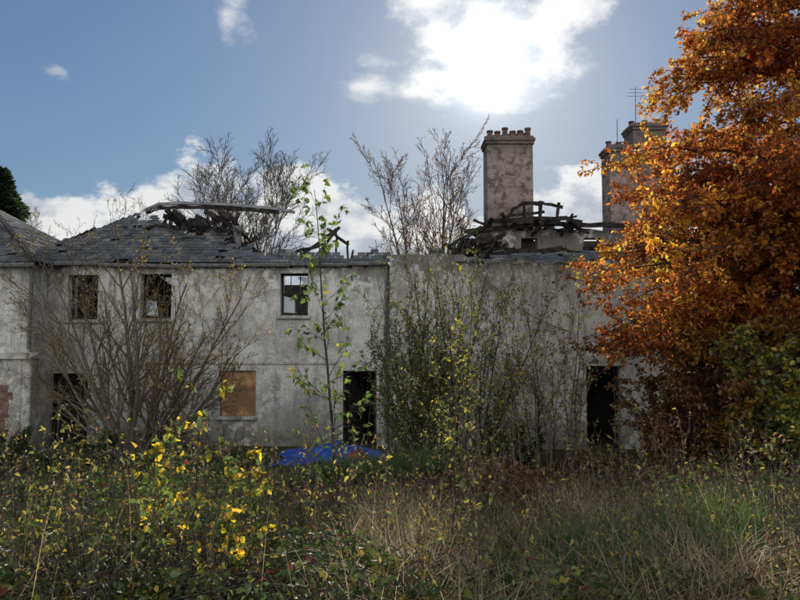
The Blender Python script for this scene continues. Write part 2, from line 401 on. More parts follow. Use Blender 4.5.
while X<-.4:
    h=min(edgeh(X)-.03+random.uniform(-.04,.02),max(.02,(X+11.65)/3.0-.03))*HL
    if -9.08<X<-8.5: h=.64*HL
    a=Vector((X,eaveY,EZ))+Vector((0,.02,0)); b=Vector((X+.14,eaveY+.02,EZ))
    mb.quad(a,b,b+sv*h,a+sv*h); X+=.15
mb.obj('sarking_boards',CHAR,HOUSE)
mb=MB()
pts=[(-9.0,RY-.1,7.72),(-8.6,RY,7.93),(-7.8,RY,7.97),(-6.9,RY,7.95),(-6.0,RY,7.90),(-5.0,RY,7.82),(-4.3,RY-.05,7.74),(-3.75,RY-.1,7.62)]
for a,b in zip(pts,pts[1:]): mb.beam(a,b,.16,.09)
mb.obj('ridge_capping',LEAD,HOUSE)
mb=MB()
for a,b in zip(pts,pts[1:-1]): mb.beam(Vector(a)-Vector((0,0,.13)),Vector(b)-Vector((0,0,.13)),.07,.15,.02,3)
X=-8.5
while X<-5.2:
    p0=Vector((X,eaveY+.1,EZ-.1)); 
    if random.random()<.8: mb.beam(p0,p0+sv*HL*random.uniform(.55,.95),.06,.13,.03,5)
    q0=Vector((X+.05,eaveY+6.6,EZ-.1)); 
    if random.random()<.85: mb.beam(q0,q0+Vector((0,-sv.y,sv.z))*HL*random.uniform(.6,.95),.06,.13,.03,5)
    X+=.38
while X<-.6:
    p0=Vector((X,eaveY+.1,EZ-.1)); mb.beam(p0,p0+sv*HL*random.uniform(.12,.3),.06,.12,.03,3); X+=.45
for k in range(62):
    c=Vector((random.uniform(-8.2,-5.6),random.uniform(19.5,21.8),random.uniform(6.2,7.25)))
    d=Vector((random.uniform(-1,1),random.uniform(-.4,.4),random.uniform(-.6,.6))).normalized()*random.uniform(.2,.65)
    mb.beam(c-d,c+d,.1,.17,.03,3)
for k in range(14):
    c=Vector((random.uniform(-5.9,-4.9),random.uniform(19.3,20.6),random.uniform(6.0,6.9)))
    d=Vector((random.uniform(-.6,.9),random.uniform(-.4,.4),random.uniform(-.8,.7))).normalized()*random.uniform(.2,.55)
    mb.beam(c-d,c+d,.07,.12,.03,3)
mb.beam((-8.2,20.6,6.2),(-8.0,21.2,7.8),.12,.14,.03,4); mb.beam((-6.2,20.6,6.0),(-6.1,21.1,7.8),.1,.14,.03,4)
for a,b in [((-3.5,20,5.8),(-2.05,20.3,6.95)),((-3.1,20,5.6),(-2.1,20.3,6.9)),((-2.5,20.3,6.9),(-1.75,20.4,6.35)),((-3.6,20.4,6.1),(-2.6,20.4,6.4)),((-2.1,20.2,5.4),(-2.2,20.3,6.9)),((-1.75,20.4,5.5),(-1.78,20.4,6.5))]:
    mb.beam(a,b,.08,.12,.03,4)
for k in range(46):
    X=random.uniform(1.5,3.1); c=Vector((X,random.uniform(18.2,20.5),5.7+.6*max(0,(X-1.2)/1.8)*random.uniform(.2,1.2)))
    d=Vector((random.uniform(-.5,1),random.uniform(-.4,.4),random.uniform(-.5,.7))).normalized()*random.uniform(.25,.65)
    mb.beam(c-d,c+d,.11,.15,.03,3)
for k in range(16):
    c=Vector((random.uniform(2.8,7.5),random.uniform(19,20.4),random.uniform(5.8,6.2)))
    d=Vector((1,random.uniform(-.3,.3),random.uniform(-.3,.3))).normalized()*random.uniform(.3,.8)
    mb.beam(c-d,c+d,.08,.12,.04,4)
for k in range(26):
    c=Vector((random.uniform(2.9,6.6),random.uniform(20.8,21.8),random.uniform(7.0,7.35)))
    d=Vector((random.uniform(-1,1),random.uniform(-.5,.5),random.uniform(-.25,.45))).normalized()*random.uniform(.15,.5)
    mb.beam(c-d,c+d,.09,.12,.03,3)
mb.obj('charred_roof_timbers',CHAR,HOUSE)
mb=MB(); wall(mb,2.75,8.3,5.0,7.1,21.4,21.85,[(4.35,4.95,6.2,6.75),(6.6,7.2,5.9,6.75)],lambda x:7.05+.05*math.sin(x*4))
mb.obj('attic_wall',HARL2,HOUSE)
mb=MB()
mb.beam((2.3,21.2,6.95),(5.2,21.25,7.22),.16,.18,.03,6); mb.beam((5.1,21.25,7.22),(8.3,21.2,7.16),.16,.18,.03,6)
mb.beam((1.75,21,6.4),(2.9,21.2,7.1),.12,.16,.03,5); mb.beam((1.9,21,6.2),(2.6,21,6.2),.2,.3,.03,3)
mb.beam((3.65,21,7.15),(4.0,21,7.72),.12,.14,.02,3); mb.beam((4.0,21,7.72),(4.35,21,7.92),.12,.14,.02,3); mb.beam((4.35,21,7.92),(5.1,21,7.93),.12,.14,.02,3)
mb.beam((5.1,21,7.9),(5.75,21,7.78),.09,.12,.02,3); mb.beam((4.95,21,7.2),(4.97,21,8.0),.13,.13,.02,3); mb.beam((4.4,21,7.2),(4.38,21,7.9),.1,.12,.02,3)
mb.beam((5.5,21,7.2),(5.62,21,7.95),.1,.1,.02,3); mb.beam((5.85,21,7.2),(6.1,21,7.55),.1,.1,.02,3); mb.beam((3.75,21,7.45),(5.1,21,7.62),.07,.12,.02,4); mb.beam((5.2,21.1,7.3),(6.3,21.2,7.5),.06,.1,.02,4)
mb.beam((3.2,21,7.3),(5.9,21,7.4),.1,.18,.03,6)
mb.obj('charred_dormer_frame',CHAR,HOUSE)
def chimney(x0,x1,y0,y1,z0,z1,npots,rows=1):
    E=HOUSE
    mb=MB(); mb.box(x0,x1,y0,y1,z0,z1-.32); mb.obj('chimney_stack',STONE,E,bevel=.02)
    mb=MB(); mb.box(x0-.05,x1+.05,y0-.05,y1+.05,z1-.318,z1-.2); mb.box(x0-.09,x1+.09,y0-.09,y1+.09,z1-.198,z1-.08); mb.box(x0-.03,x1+.03,y0-.03,y1+.03,z1-.078,z1)
    mb.obj('chimney_cope',STONE,E,bevel=.02)
    mb=MB()
    for r in range(rows):
        yy=(y0+y1)/2 if rows==1 else y0+.2+(y1-y0-.4)*r/(rows-1)
        for k in range(npots):
            cx=x0+.14+(x1-x0-.28)*k/(npots-1) if npots>1 else (x0+x1)/2
            h=random.uniform(.22,.36); mb.lathe((cx,yy,z1-.01),[(.12,0),(.13,.04),(.105,.08),(.095,h-.08),(.125,h-.06),(.125,h),(.09,h+.002),(.08,h-.1)],12)
    mb.obj('chimney_pots',POT,E,smooth=False)
chimney(3.22,4.92,21.9,22.9,4.9,10.65,6,2)
chimney(8.5,9.6,24,25,4.9,11.0,3)
chimney(9.7,11.1,24.6,25.6,4.9,12.1,3)
mb=MB(); mb.tube([(9.0,24.5,10.9),(9.02,24.5,12.2)],[.02,.015],5); mb.tube([(9.9,24.8,12.0),(9.92,24.8,13.7)],[.02,.012],5)
for z,w in ((13.3,.35),(13.45,.3),(13.6,.25)): mb.tube([(9.92-w,24.8,z),(9.92+w,24.8,z)],[.01,.01],4)
mb.obj('aerials',PIPE,HOUSE)
mb=MB(); mb.lathe((-5.35,19.6,5.9),[(.14,0),(.13,.75),(.17,.8),(.17,.95),(.11,.96)],10); mb.lathe((1.15,18.6,5.6),[(.16,0),(.15,.25),(.2,.3),(.2,.38),(.1,.4)],10); mb.obj('roof_vents',PIPE,HOUSE)
mb=MB(); P=[]
for k in range(13):
    t=k/12; P.append((1.9+3.1*t,YR-.12,5.55-2.2*t-.35*math.sin(math.pi*t)))
mb.tube(P,[.022]*13,4); mb.obj('hanging_cable',PIPE,HOUSE)
WING=empty('house_wing')
WY=16.8
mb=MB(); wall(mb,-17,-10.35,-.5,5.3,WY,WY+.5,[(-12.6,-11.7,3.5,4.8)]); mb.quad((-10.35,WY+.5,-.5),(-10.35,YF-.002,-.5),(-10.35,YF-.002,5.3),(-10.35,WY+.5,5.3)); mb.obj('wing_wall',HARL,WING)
mb=MB(); mb.box(-17,-10.352,WY-.32,WY-.002,-.5,2.65); mb.box(-10.345,-10.1,WY-.32,YF-.5,-.5,2.65); mb.obj('lower_wall_thickening',HARL2,WING,bevel=.03)
mb=MB(); mb.hexa([(-17,WY-.4,2.652),(-10.05,WY-.4,2.652),(-10.05,WY-.003,2.652),(-17,WY-.003,2.652),(-17,WY-.4,2.70),(-10.05,WY-.4,2.70),(-10.05,WY-.003,2.82),(-17,WY-.003,2.82)]); mb.obj('lean_to_cope',HARL2,WING)
mb=MB(); 
for k in range(14):
    z=.55+k*.1; x0=-11.0+random.uniform(-.08,.05); x1=-10.66+random.uniform(-.12,.1); mb.box(x0,x1,WY-.345+random.uniform(0,.012),WY-.3225,z,z+.093)
mb.obj('exposed_stone_patch',REDB,WING,bevel=.01)
A=Vector((-14.2,20.5,7.75)); c1=Vector((-10.15,WY-.2,5.3)); c0=Vector((-18.2,WY-.2,5.3)); c2=Vector((-10.15,24.2,5.3)); 
mb=MB()
fv=Vector((0,A.y-c1.y,A.z-5.3)); slates(mb,(-18.2,WY-.2,5.33),(1,0,0),fv,8.05,fv.length,lambda a,h:(h/fv.length)*4<a and a<8.05-(h/fv.length)*4.05)
rv=Vector((A.x-c1.x,0,A.z-5.3)); slates(mb,c1+Vector((0,0,.03)),(0,1,0),rv,7.4,rv.length,lambda a,h:(h/rv.length)*3.7<a<7.4-(h/rv.length)*3.7)
mb.obj('wing_slates',SLATE,WING)
mb=MB(); mb.tri(c0,c1,A); mb.tri(c1,c2,A); mb.beam(c1+Vector((0,0,.08)),A+Vector((0,0,.06)),.14,.06); mb.obj('wing_roof_boards',CHAR,WING)
mb=MB(); mb.tube([(-17,WY-.28,5.26),(-10.1,WY-.28,5.24)],[.065,.065],6); mb.tube([(-10.28,WY-.12,5.2),(-10.3,WY-.12,2.9)],[.05,.05],8); mb.obj('wing_gutter',PIPE,WING)
# ------------------------------------------------------------------ tarp, rubble
def crumple(name,m,cx,cy,w,d,h,n=48,parent=None,base=0):
    xs=np.linspace(-1,1,n); ys=np.linspace(-1,1,n//2); X,Y=np.meshgrid(xs,ys)
    env=np.clip(1-(X**2+Y**2)*.8,0,1)
    Zz=env*(base+h*(.6+.4*np.sin(X*6+Y*3)*np.cos(Y*5+X*2)+.3*np.sin(X*15+Y*9)+.15*np.sin(X*31-Y*17)))+rng.uniform(-.02,.03,X.shape)
    XX=cx+X*w/2*(1+.1*np.sin(Y*7))+.06*np.sin(Y*11); YY=cy+Y*d/2*(1+.2*np.sin(X*6))
    V=np.stack([XX,YY,gz(XX,YY)+Zz+.03],-1).reshape(-1,3); nx=n;ny=n//2
    I=(np.arange(ny-1)[:,None]*nx+np.arange(nx-1)[None,:]).ravel()
    return npmesh(name,V,np.stack([I,I+1,I+nx+1,I+nx],1),None,m,parent)
crumple('blue_tarpaulin',TARP,-1.8,16.1,2.7,1.6,.3,base=.12)
crumple('red_cloth',RED,-1.15,15.6,.6,.5,.22,16,base=.14)
mb=MB()
for k in range(120):
    x=random.gauss(-6.6,1.0);y=random.uniform(16.2,17.7); z=gz1(x,y)+random.uniform(0,.5)*math.exp(-((x+6.6)/1)**2)
    s=random.uniform(.06,.22); a=random.uniform(0,3)
    q=Vector((x,y,z)); d=Vector((math.cos(a),math.sin(a),random.uniform(-.3,.3)))*s
    mb.beam(q-d,q+d,s*random.uniform(.6,1.4),s*random.uniform(.5,1))
for k in range(22):
    x=random.uniform(-8,-5.2);y=random.uniform(16.2,17.4);z=random.uniform(.15,.75); a=random.uniform(-.4,.4)
    q=Vector((x,y,z)); d=Vector((math.cos(a),math.sin(a),random.uniform(-.25,.25)))*random.uniform(.4,.9); mb.beam(q-d,q+d,.16,.03)
mb.obj('rubble_and_planks',RUB)
# ------------------------------------------------------------------ plants
def rv(s=1): return Vector((random.gauss(0,s),random.gauss(0,s),random.gauss(0,s)))
def grow(out,lf,p,d,L,r,lv,P):
    n=P['seg'][lv]; pts=[p.copy()];rad=[r]; dirs=[]
    d=d.normalized(); last=lv==len(P['seg'])-1
    for i in range(n):
        d=(d+rv(P['wan'][lv])+Vector((0,0,P['trop'][lv]))).normalized(); p=p+d*(L/n); pts.append(p.copy()); dirs.append(d.copy())
        rad.append(max(P.get('rmin',.003),r*(1-(i+1)/n*P.get('tap',.75))))
    out.append((pts,rad,lv))
    if P['leaf'][lv]:
        for k in range(P['leaf'][lv]):
            t=random.uniform(P.get('ls',.15),1)*n; i=min(int(t),n-1); q=pts[i].lerp(pts[i+1],t-i)
            lf.append((q,dirs[i]))
    if not last:
        for k in range(P['ch'][lv]):
            t=(k+random.random())/P['ch'][lv]; t=P['t0'][lv]+(.98-P['t0'][lv])*t; t*=n; i=min(int(t),n-1); q=pts[i].lerp(pts[i+1],t-i)
            dd=dirs[i]; ax=dd.cross(rv()).normalized(); ang=R(random.gauss(P['ang'][lv],P['ang'][lv]*.2))
            c=Quaternion(ax,ang)@dd
            rr=rad[i]*P['rr'][lv]; grow(out,lf,q,c,L*P['lr'][lv]*random.uniform(.6,1.15)*(1-.45*t/n),max(rr,P.get('rmin',.003)),lv+1,P)
def build(name,out,lf,bark,lsize,cfun,upb=.6,droop=.4,jit=.02,w=.62,keep=None,svar=.35,lm=None):
    E=empty(name); mb=MB()
    for pts,rad,lv in out: mb.tube(pts,rad,7 if rad[0]>.06 else (5 if rad[0]>.015 else 3))
    mb.obj('branches',bark,E,smooth=True)
    if lf:
        P=np.array([tuple(a) for a,b in lf])+rng.normal(0,jit,(len(lf),3)); D=np.array([tuple(b) for a,b in lf])
        A=nrm(D*.5+nrm(rng.normal(size=P.shape))*.9+np.array([0,0,-droop]))
        if keep is not None:
            k=keep(P); P=P[k];A=A[k]
        leaves('leaves',P,A,lsize,cfun(P),E,upb=upb,w=w,svar=svar,m=lm)
    return E
def beech():
    out=[];lf=[]; bx,by=8.9,11.3; b0=gz1(bx,by)-.1
    tp=[Vector((bx+.08*math.sin(k),by+.08*math.cos(k*1.4),b0+k*1.3)) for k in range(10)]
    out.append((tp,[.30*(1-k/11)+.03 for k in range(10)],0))
    P=dict(seg=[5,3],wan=[.16,.2],trop=[-.02,-.03],ch=[8,0],t0=[.1,.1],ang=[48,40],lr=[.42,.4],rr=[.5,.5],leaf=[5,11],rmin=.004,tap=.8)
    for k in range(240):
        az=random.uniform(0,2*math.pi) if k%5==0 else random.uniform(math.pi*.62,math.pi*1.5)
        Zt=random.uniform(1.4,12.5) if k%5<3 else random.uniform(1.4,6.5)
        rad=np.interp(Zt,[1.3,2.6,4.2,5.4,6.3,7.2,8,9,11,12.6],[4.2,4.9,5.2,5.3,5.2,4.7,4.3,4.0,2.8,1.2])*(random.uniform(.45,1.0))
        rad*=1+.07*math.sin(az*5+Zt*1.3)+.06*math.sin(Zt*3.1+az*2)
        T=Vector((bx+rad*math.cos(az),by+rad*.9*math.sin(az),Zt))
        h0=max(b0+1.4,min(b0+11,Zt-random.uniform(.2,1.6)+.1)); o=Vector((bx,by,h0)); n=8; pts=[]
        for j in range(n+1):
            t=j/n; q=o.lerp(T,t)+Vector((0,0,math.sin(t*math.pi)*rad*.12))+rv(.05)*(t>0); pts.append(q)
        r0=.025+.008*rad*.8
        out.append((pts,[max(.007,r0*(1-.88*j/n)) for j in range(n+1)],1))
        ns=int(3+rad*2.2)
        for s in range(ns):
            t=.3+.7*(s+random.random())/ns; i=min(int(t*n),n-1); q=pts[i].lerp(pts[i+1],t*n-i)
            d=(pts[i+1]-pts[i]).normalized(); side=Vector((-d.y,d.x,0)).normalized()*(1 if s%2 else -1)
            dd=(d*.8+side*random.uniform(.3,1)+Vector((0,0,random.uniform(-.35,.35)))).normalized()
            grow(out,lf,q,dd,random.uniform(.55,1.15),.010,0,P)
    def col(Pn):
        n=len(Pn)
        rust=palette(n,[(.36,.10,.02),(.24,.06,.015),(.15,.05,.018),(.42,.16,.03)],[3,3,2,2]); gold=palette(n,[(.58,.25,.03),(.62,.38,.05),(.42,.28,.04),(.36,.12,.02)],[3,3,2,1.5])
        sel=np.clip(.36+.85*lump(Pn,.75,1)+.12*(Pn[:,0]-5.5),0,1); c=np.where((rng.random(n)<sel)[:,None],gold,rust)
        c=c*(1+.4*lump(Pn,1.1,4)[:,None])
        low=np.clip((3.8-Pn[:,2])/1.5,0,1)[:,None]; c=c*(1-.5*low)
        g=np.clip((3.8-Pn[:,2]+.6*lump(Pn,1.3,2))/1.4,0,1)*np.clip((Pn[:,0]-4.6)/1.2,0,1); g=g*(rng.random(n)<.85)
        gc=palette(n,[(.18,.20,.03),(.38,.32,.04),(.11,.14,.025),(.35,.2,.04)],[3,3,3,1]); c=c*(1-g[:,None])+gc*g[:,None]
        return np.clip(c,0,.8)
    print('beech',len(out),len(lf))
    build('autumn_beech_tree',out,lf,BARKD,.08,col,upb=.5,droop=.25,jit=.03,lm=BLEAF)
beech()
def baretree(name,x,y,h,spread,seed,leafn,lc,ang0=25,stems=1,bark=BARK,base=0,rm=.012,lsz=.07,ch=(12,8,6,0),lr=(.5,.52,.5,.5)):
    random.seed(seed); out=[];lf=[]
    P=dict(seg=[9,7,5,4],wan=[.05,.09,.12,.15],trop=[.05,.06,.05,.02],ch=list(ch),t0=[.3,.2,.15,0],ang=[ang0,32,36,30],lr=list(lr),rr=[.55,.55,.6,.5],leaf=[0,0,0,leafn],rmin=rm,tap=.9)
    for s in range(stems):
        a=2*math.pi*s/max(1,stems)+random.random(); lean=spread if stems>1 else .04
        grow(out,lf,Vector((x+.25*math.cos(a)*(stems>1),y+.25*math.sin(a)*(stems>1),base)),Vector((math.cos(a)*lean,math.sin(a)*lean,1)),h*random.uniform(.88,1.0),.009*h,0,P)
    def col(Pn): return palette(len(Pn),lc,[1]*len(lc))
    print(name,len(out),len(lf)); build(name,out,lf,bark,lsz,col,jit=.05)
baretree('bare_ash_tree',-8.5,30,11.0,.22,8,0,[(.25,.12,.05)],32,7,BARK,0,.010,ch=(12,10,8,0))
baretree('young_birch_tree',.9,27,10.9,.24,5,1,[(.22,.09,.04),(.3,.15,.05)],22,6,BARKR,0,.009,ch=(13,8,5,0),lr=(.42,.45,.5,.5))
def conifer():
    E=empty('yew_tree'); n=22000; x0,y0=-24.2,36; t=rng.random(n)**.7; z=.8+t*12.4
    r=3.4*(1-t)**.7*(.45+.6*rng.random(n))*(1+.2*np.sin(z*3)); a=rng.uniform(0,2*np.pi,n)
    r*=1+.15*np.sin(a*5+z*2); P=np.stack([x0+r*np.cos(a),y0+r*np.sin(a),z-r*.15],1)
    A=np.stack([np.cos(a),np.sin(a),rng.uniform(-.3,.6,n)],1)+rng.normal(0,.4,(n,3))
    leaves('needles',P,A,.3,palette(n,[(.02,.035,.015),(.035,.05,.02),(.05,.06,.02)],[3,2,1]),E,w=.3)
    mb=MB(); mb.tube([(x0,y0,-.1),(x0,y0,6),(x0,y0,13)],[.3,.2,.03],8)
    for k in range(40):
        z=1+k*.28; a=k*2.4; l=3*(1-z/13); mb.tube([(x0,y0,z),(x0+l*math.cos(a),y0+l*math.sin(a),z+.1)],[.05,.01],4)
    mb.obj('trunk',BARKD,E)
conifer()
def shrub(name,x,y,h,n,lean,P,bark,lsz,lc,lw,seed,br=.25,w=.6,upb=.4,keep=None,r0=.016,droop=.4,xs=1):
    random.seed(seed); out=[];lf=[]; z=gz1(x,y)-.05
    for s in range(n):
        a=random.uniform(0,2*math.pi); l=lean*random.uniform(.1,1.1)
        rr=br*random.random()**.5
        grow(out,lf,Vector((x+rr*math.cos(a)*xs,y+rr*math.sin(a),z)),Vector((math.cos(a)*l*xs,math.sin(a)*l*.8,1)),h*random.uniform(.55,1.08)*(1-.1*l),r0*h/3*random.uniform(.7,1.2),0,P)
    print(name,len(out),len(lf))
    return build(name,out,lf,bark,lsz,lambda Pn:palette(len(Pn),lc,lw),upb=upb,w=w,keep=keep,droop=droop)
PB=dict(seg=[8,6,4,3],wan=[.05,.09,.12,.14],trop=[.02,.05,.05,.03],ch=[9,6,4,0],t0=[.15,.15,.1,0],ang=[30,32,32,30],lr=[.5,.5,.5,.5],rr=[.55,.6,.6,.5],leaf=[0,0,0,0],rmin=.0045,tap=.85)
PB2=dict(PB); PB2['leaf']=[0,0,1,2]
shrub('bare_lilac_shrub',-6.8,15.6,6.3,18,.95,PB2,BARKP,.045,[(.42,.25,.05),(.25,.14,.04),(.33,.3,.05)],[2,1,1],11,.3,r0=.033,xs=1.25)
GY=[(.18,.18,.035),(.11,.14,.03),(.42,.34,.05),(.07,.10,.025)]
PW=dict(seg=[8,5,3],wan=[.04,.1,.14],trop=[.03,.06,.04],ch=[13,5,0],t0=[.18,.1,0],ang=[32,34,30],lr=[.32,.45,.5],rr=[.5,.6,.5],leaf=[2,5,5],rmin=.0035,tap=.85)
shrub('willow_shrub',1.15,12.6,4.8,28,.33,PW,BARKD,.058,GY,[3,4,1.5,5],12,.6,.42,r0=.018,xs=1.4)
shrub('willow_shrub',.3,11.6,3.6,12,.35,PW,BARKD,.058,GY,[3,3,1.6,3],13,.3,.42)
PS=dict(PW); PS['ch']=[10,3,0]; PS['leaf']=[1,4,3]
shrub('sallow_sapling',2.5,11.2,3.7,7,.28,PS,BARK,.065,GY,[3,1,5,1],14,.45,.55)
shrub('sallow_sapling',3.2,12.4,4.4,6,.22,PS,BARK,.065,GY,[3,2,5,1],15,.4,.5)
shrub('sallow_sapling',.95,8.2,3.0,3,.2,PS,BARK,.065,GY,[2,2,4,1],16,.3,.5)
shrub('sallow_sapling',3.3,14.4,4.0,5,.22,PS,BARKD,.07,[(.25,.16,.04),(.14,.13,.03),(.2,.09,.03)],[3,2,2],17,.4,.5)
PR=dict(seg=[7,5,3],wan=[.06,.12,.14],trop=[.0,.0,.0],ch=[16,7,0],t0=[.05,.1,0],ang=[55,40,30],lr=[.4,.5,.5],rr=[.5,.6,.5],leaf=[0,7,8],rmin=.0035,tap=.85)
RC=[(.22,.10,.035),(.32,.15,.045),(.13,.06,.03),(.15,.12,.035)]
for i,(x,y,h) in enumerate([(6.3,13.4,3.7),(6.8,12.4,3.8),(5.6,11.6,2.5),(4.8,10.8,1.2),(5.9,10.6,2.2)]):
    shrub('copper_beech_scrub',x,y,h,5,.45,PR,BARKD,.075,RC,[3,2,3,2],20+i,.5,.6)
for i,(x,y,h) in enumerate([(6.1,9.3,2.1),(7.0,10.3,2.6),(5.6,8.6,1.3)]):
    shrub('hazel_bush',x,y,h,5,.5,PR,BARK,.08,[(.14,.16,.03),(.40,.34,.04),(.08,.11,.025)],[3,3,2.6],30+i,.5,.7)
for i,(x,y,h) in enumerate([(-5.2,13.6,.7),(-9.6,14.2,1.0),(-7.6,14.0,.9),(2.6,14.6,1.2),(-11.6,14.2,1.2),(-3.9,12.2,.7)]):
    shrub('elder_bush',x,y,h,7,.8,PR,BARKD,.07,[(.05,.075,.02),(.08,.1,.025),(.12,.13,.03)],[3,2,1],40+i,.8,.5)
PF=dict(seg=[14,6,3],wan=[.03,.09,.12],trop=[.0,.03,-.02],ch=[30,4,0],t0=[.12,.15,0],ang=[52,36,30],lr=[.2,.45,.5],rr=[.4,.6,.5],leaf=[5,4,3],rmin=.002,tap=.85,ls=.3)
def single(name,x,y,h,d,P,bark,lsz,lc,lw,seed,r,w=.7,keep=None):
    random.seed(seed); out=[];lf=[]; grow(out,lf,Vector((x,y,gz1(x,y)-.05)),Vector(d),h,r,0,P)
    print(name,len(out),len(lf)); return build(name,out,lf,bark,lsz,lambda Pn:palette(len(Pn),lc,lw),w=w,upb=.2,keep=keep,droop=.7,jit=.01)
GB=[(.09,.14,.03),(.14,.19,.035),(.06,.10,.025),(.35,.3,.04)]
single('birch_sapling',-.52,5.6,3.45,(-.085,0,1),PF,BARKD,.058,GB,[4,3,2,.8],52,.02)
YB=[(.70,.50,.03),(.15,.19,.035),(.09,.13,.03),(.58,.36,.04)]
PG=dict(PF); PG['ch']=[14,3,0]; PG['trop']=[.02,.03,-.02]; PG['lr']=[.3,.45,.5]; PG['leaf']=[4,4,3]
for i,(x,y,h,dx) in enumerate([(-1.2,3.5,1.35,.0),(-.98,3.4,1.0,.15),(-1.35,3.7,1.1,-.25),(-1.05,3.8,.8,.3)]):
    single('yellowing_birch_sapling',x,y,h,(dx,0,1),PG,BARKD,.048,YB,[2.6,4,3.4,.8],60+i,.009)
for i,(x,y,h,dx) in enumerate([(.35,4.6,1.3,.1),(.7,5.4,1.6,-.1),(.55,6.2,1.9,0),(-3.6,6.2,1.2,.1),(.2,7.5,2.1,.05),(-3.9,7.6,1.3,0),(-2.4,4.2,.8,0),(3.0,8.6,1.6,.1)]):
    single('goat_willow_sapling',x,y,h,(dx,0,1),PG,BARKD,.04,GY,[2,3,2,2],70+i,.009,.5)
# ------------------------------------------------------------------ undergrowth
def blades(name,P,H,lean,width,C,m=GRASSM,bend=1.0):
    n=len(P); a=rng.uniform(0,2*np.pi,n); d=np.stack([np.cos(a),np.sin(a),np.zeros(n)],1); sd=np.stack([-np.sin(a),np.cos(a),np.zeros(n)],1)
    b=rng.uniform(0,2*np.pi,n); sd=nrm(sd+.8*np.stack([np.cos(b),np.sin(b),np.zeros(n)],1))
    H=H[:,None];lean=lean[:,None]; rows=[];ws=[1,.85,.55,.08]
    for k,t in enumerate((0,.35,.7,1)):
        c=P+np.array([0,0,1])*H*(t-.35*bend*lean*t*t)+d*H*lean*t**2
        rows+= [c-sd*width*ws[k]*.5,c+sd*width*ws[k]*.5]
    V=np.stack(rows,1).reshape(-1,3); base=np.arange(n)[:,None]*8
    Q=np.concatenate([base+np.array([[0,1,3,2]]),base+np.array([[2,3,5,4]]),base+np.array([[4,5,7,6]])],0)
    return npmesh(name,V,Q,np.repeat(C,8,axis=0),m)
def scatter(n,x0,x1,y0,y1,clump=0,near=True):
    if near: u=rng.random(n); y=y0*(y1/y0)**u
    else: y=rng.uniform(y0,y1,n)
    x=rng.uniform(x0,x1,n)*(y/y1*.85+.15 if near else 1)
    if clump:
        Pq=np.stack([x,y,0*x],1); k=lump(Pq,clump,3)>rng.uniform(-.9,.5,n); x=x[k];y=y[k]
    return np.stack([x,y,gz(x,y)-.02],1)
def patch(P,f,ph):
    return np.clip(.5+.8*lump(P,f,ph),0,1)[:,None]
P=scatter(110000,-15,14,2.4,17.2,1.4); n=len(P)
hh=(.14+.22*rng.random(n))*(1+.45*lump(P,.9,5)); hh*=np.clip(1.25-P[:,1]*.045,.4,1)
C=palette(n,[(.045,.07,.018),(.08,.11,.027),(.13,.14,.04),(.20,.15,.07),(.10,.06,.028)],[4,4,1.6,.7,1.2])
t=patch(P,.8,2); C=C*(.55+.7*t)+np.array([.05,.02,0])*(1-t)
blades('rough_grass',P,hh,rng.uniform(.2,1.1,n),.008,C)
# straw-coloured grass on the sunny bank, in drifts
n0=26000; x=rng.uniform(-.4,6.5,n0); y=2.8+4.2*rng.random(n0)**1.3; Pq=np.stack([x,y,0*x],1)
k=(lump(Pq,1.3,9)>rng.uniform(-.75,.5,n0))&(x<y*.78+.3); x=x[k];y=y[k]; P=np.stack([x,y,gz(x,y)-.02],1); n=len(P)
C=palette(n,[(.48,.38,.20),(.34,.25,.12),(.60,.50,.31),(.18,.17,.06)],[3,3,2.5,1.5])
blades('dry_grass',P,rng.uniform(.25,.62,n)*(1+.3*lump(P,1.9,2)),rng.uniform(.3,1.6,n),.0048,C,STRAW)
for (cx,cy,r,h,nn) in [(-.3,10.5,.9,.62,9000),(-1.5,11.2,.7,.4,4000),(2.0,4.9,.75,.42,6000),(1.2,4.0,.5,.3,3000),(3.6,6.2,.8,.4,4000),(-2.6,8.6,.8,.45,4000)]:
    a=rng.uniform(0,2*np.pi,nn); rr=r*np.sqrt(rng.random(nn))*.8; x=cx+rr*np.cos(a)*1.5;y=cy+rr*np.sin(a); P=np.stack([x,y,gz(x,y)],1)
    blades('green_tussock',P,h*rng.uniform(.6,1.1,nn),rng.uniform(.1,1.1,nn),.007,palette(nn,[(.05,.09,.02),(.08,.14,.03),(.12,.16,.045)],[3,3,1.5]))
P=scatter(700,-10,11,2.7,7,2); n=len(P); H=rng.uniform(.5,.95,n)
blades('grass_stalks',P,H,rng.uniform(.05,.6,n),.0035,palette(n,[(.45,.35,.2),(.3,.22,.12)],[1,1]))
def bramble(name,n,x0,x1,y0,y1,hmax,lsz,lc,lw,clump=1.2,seed=0,near=True,hf=1.1,svar=.5):
    E=empty(name); P=scatter(n,x0,x1,y0,y1,clump,near); n=len(P)
    hm=hmax*np.clip(.45+.85*lump(P,hf,seed),.05,1.3)*np.clip(1.3-P[:,1]*.05,.4,1); t=rng.random(n)**.6
    P[:,2]+=hm*t; A=nrm(rng.normal(size=(n,3))*[1,1,.5]+[0,0,-.2])
    C=palette(n,lc,lw,.4)*(.5+.75*patch(P,.9,seed+1))
    leaves('leaves',P,A,lsz,C,E,w=.7,upb=.7,fold=.12,svar=svar,m=WEED)
    mb=MB(); st=P[rng.choice(n,min(n//18,1500),replace=False)]
    for q in st:
        q=Vector(q); a=random.uniform(0,6.28); l=random.uniform(.3,.8); g=Vector((q.x+l*math.cos(a),q.y+l*math.sin(a),0)); g.z=gz1(g.x,g.y)
        mid=(q+g)/2+Vector((0,0,.2)); mb.tube([g,mid,q],[.005,.004,.0025],3)
    mb.obj('canes',BARKD,E)
BC=[(.045,.075,.018),(.08,.12,.025),(.14,.16,.03),(.38,.28,.04),(.25,.05,.03)]
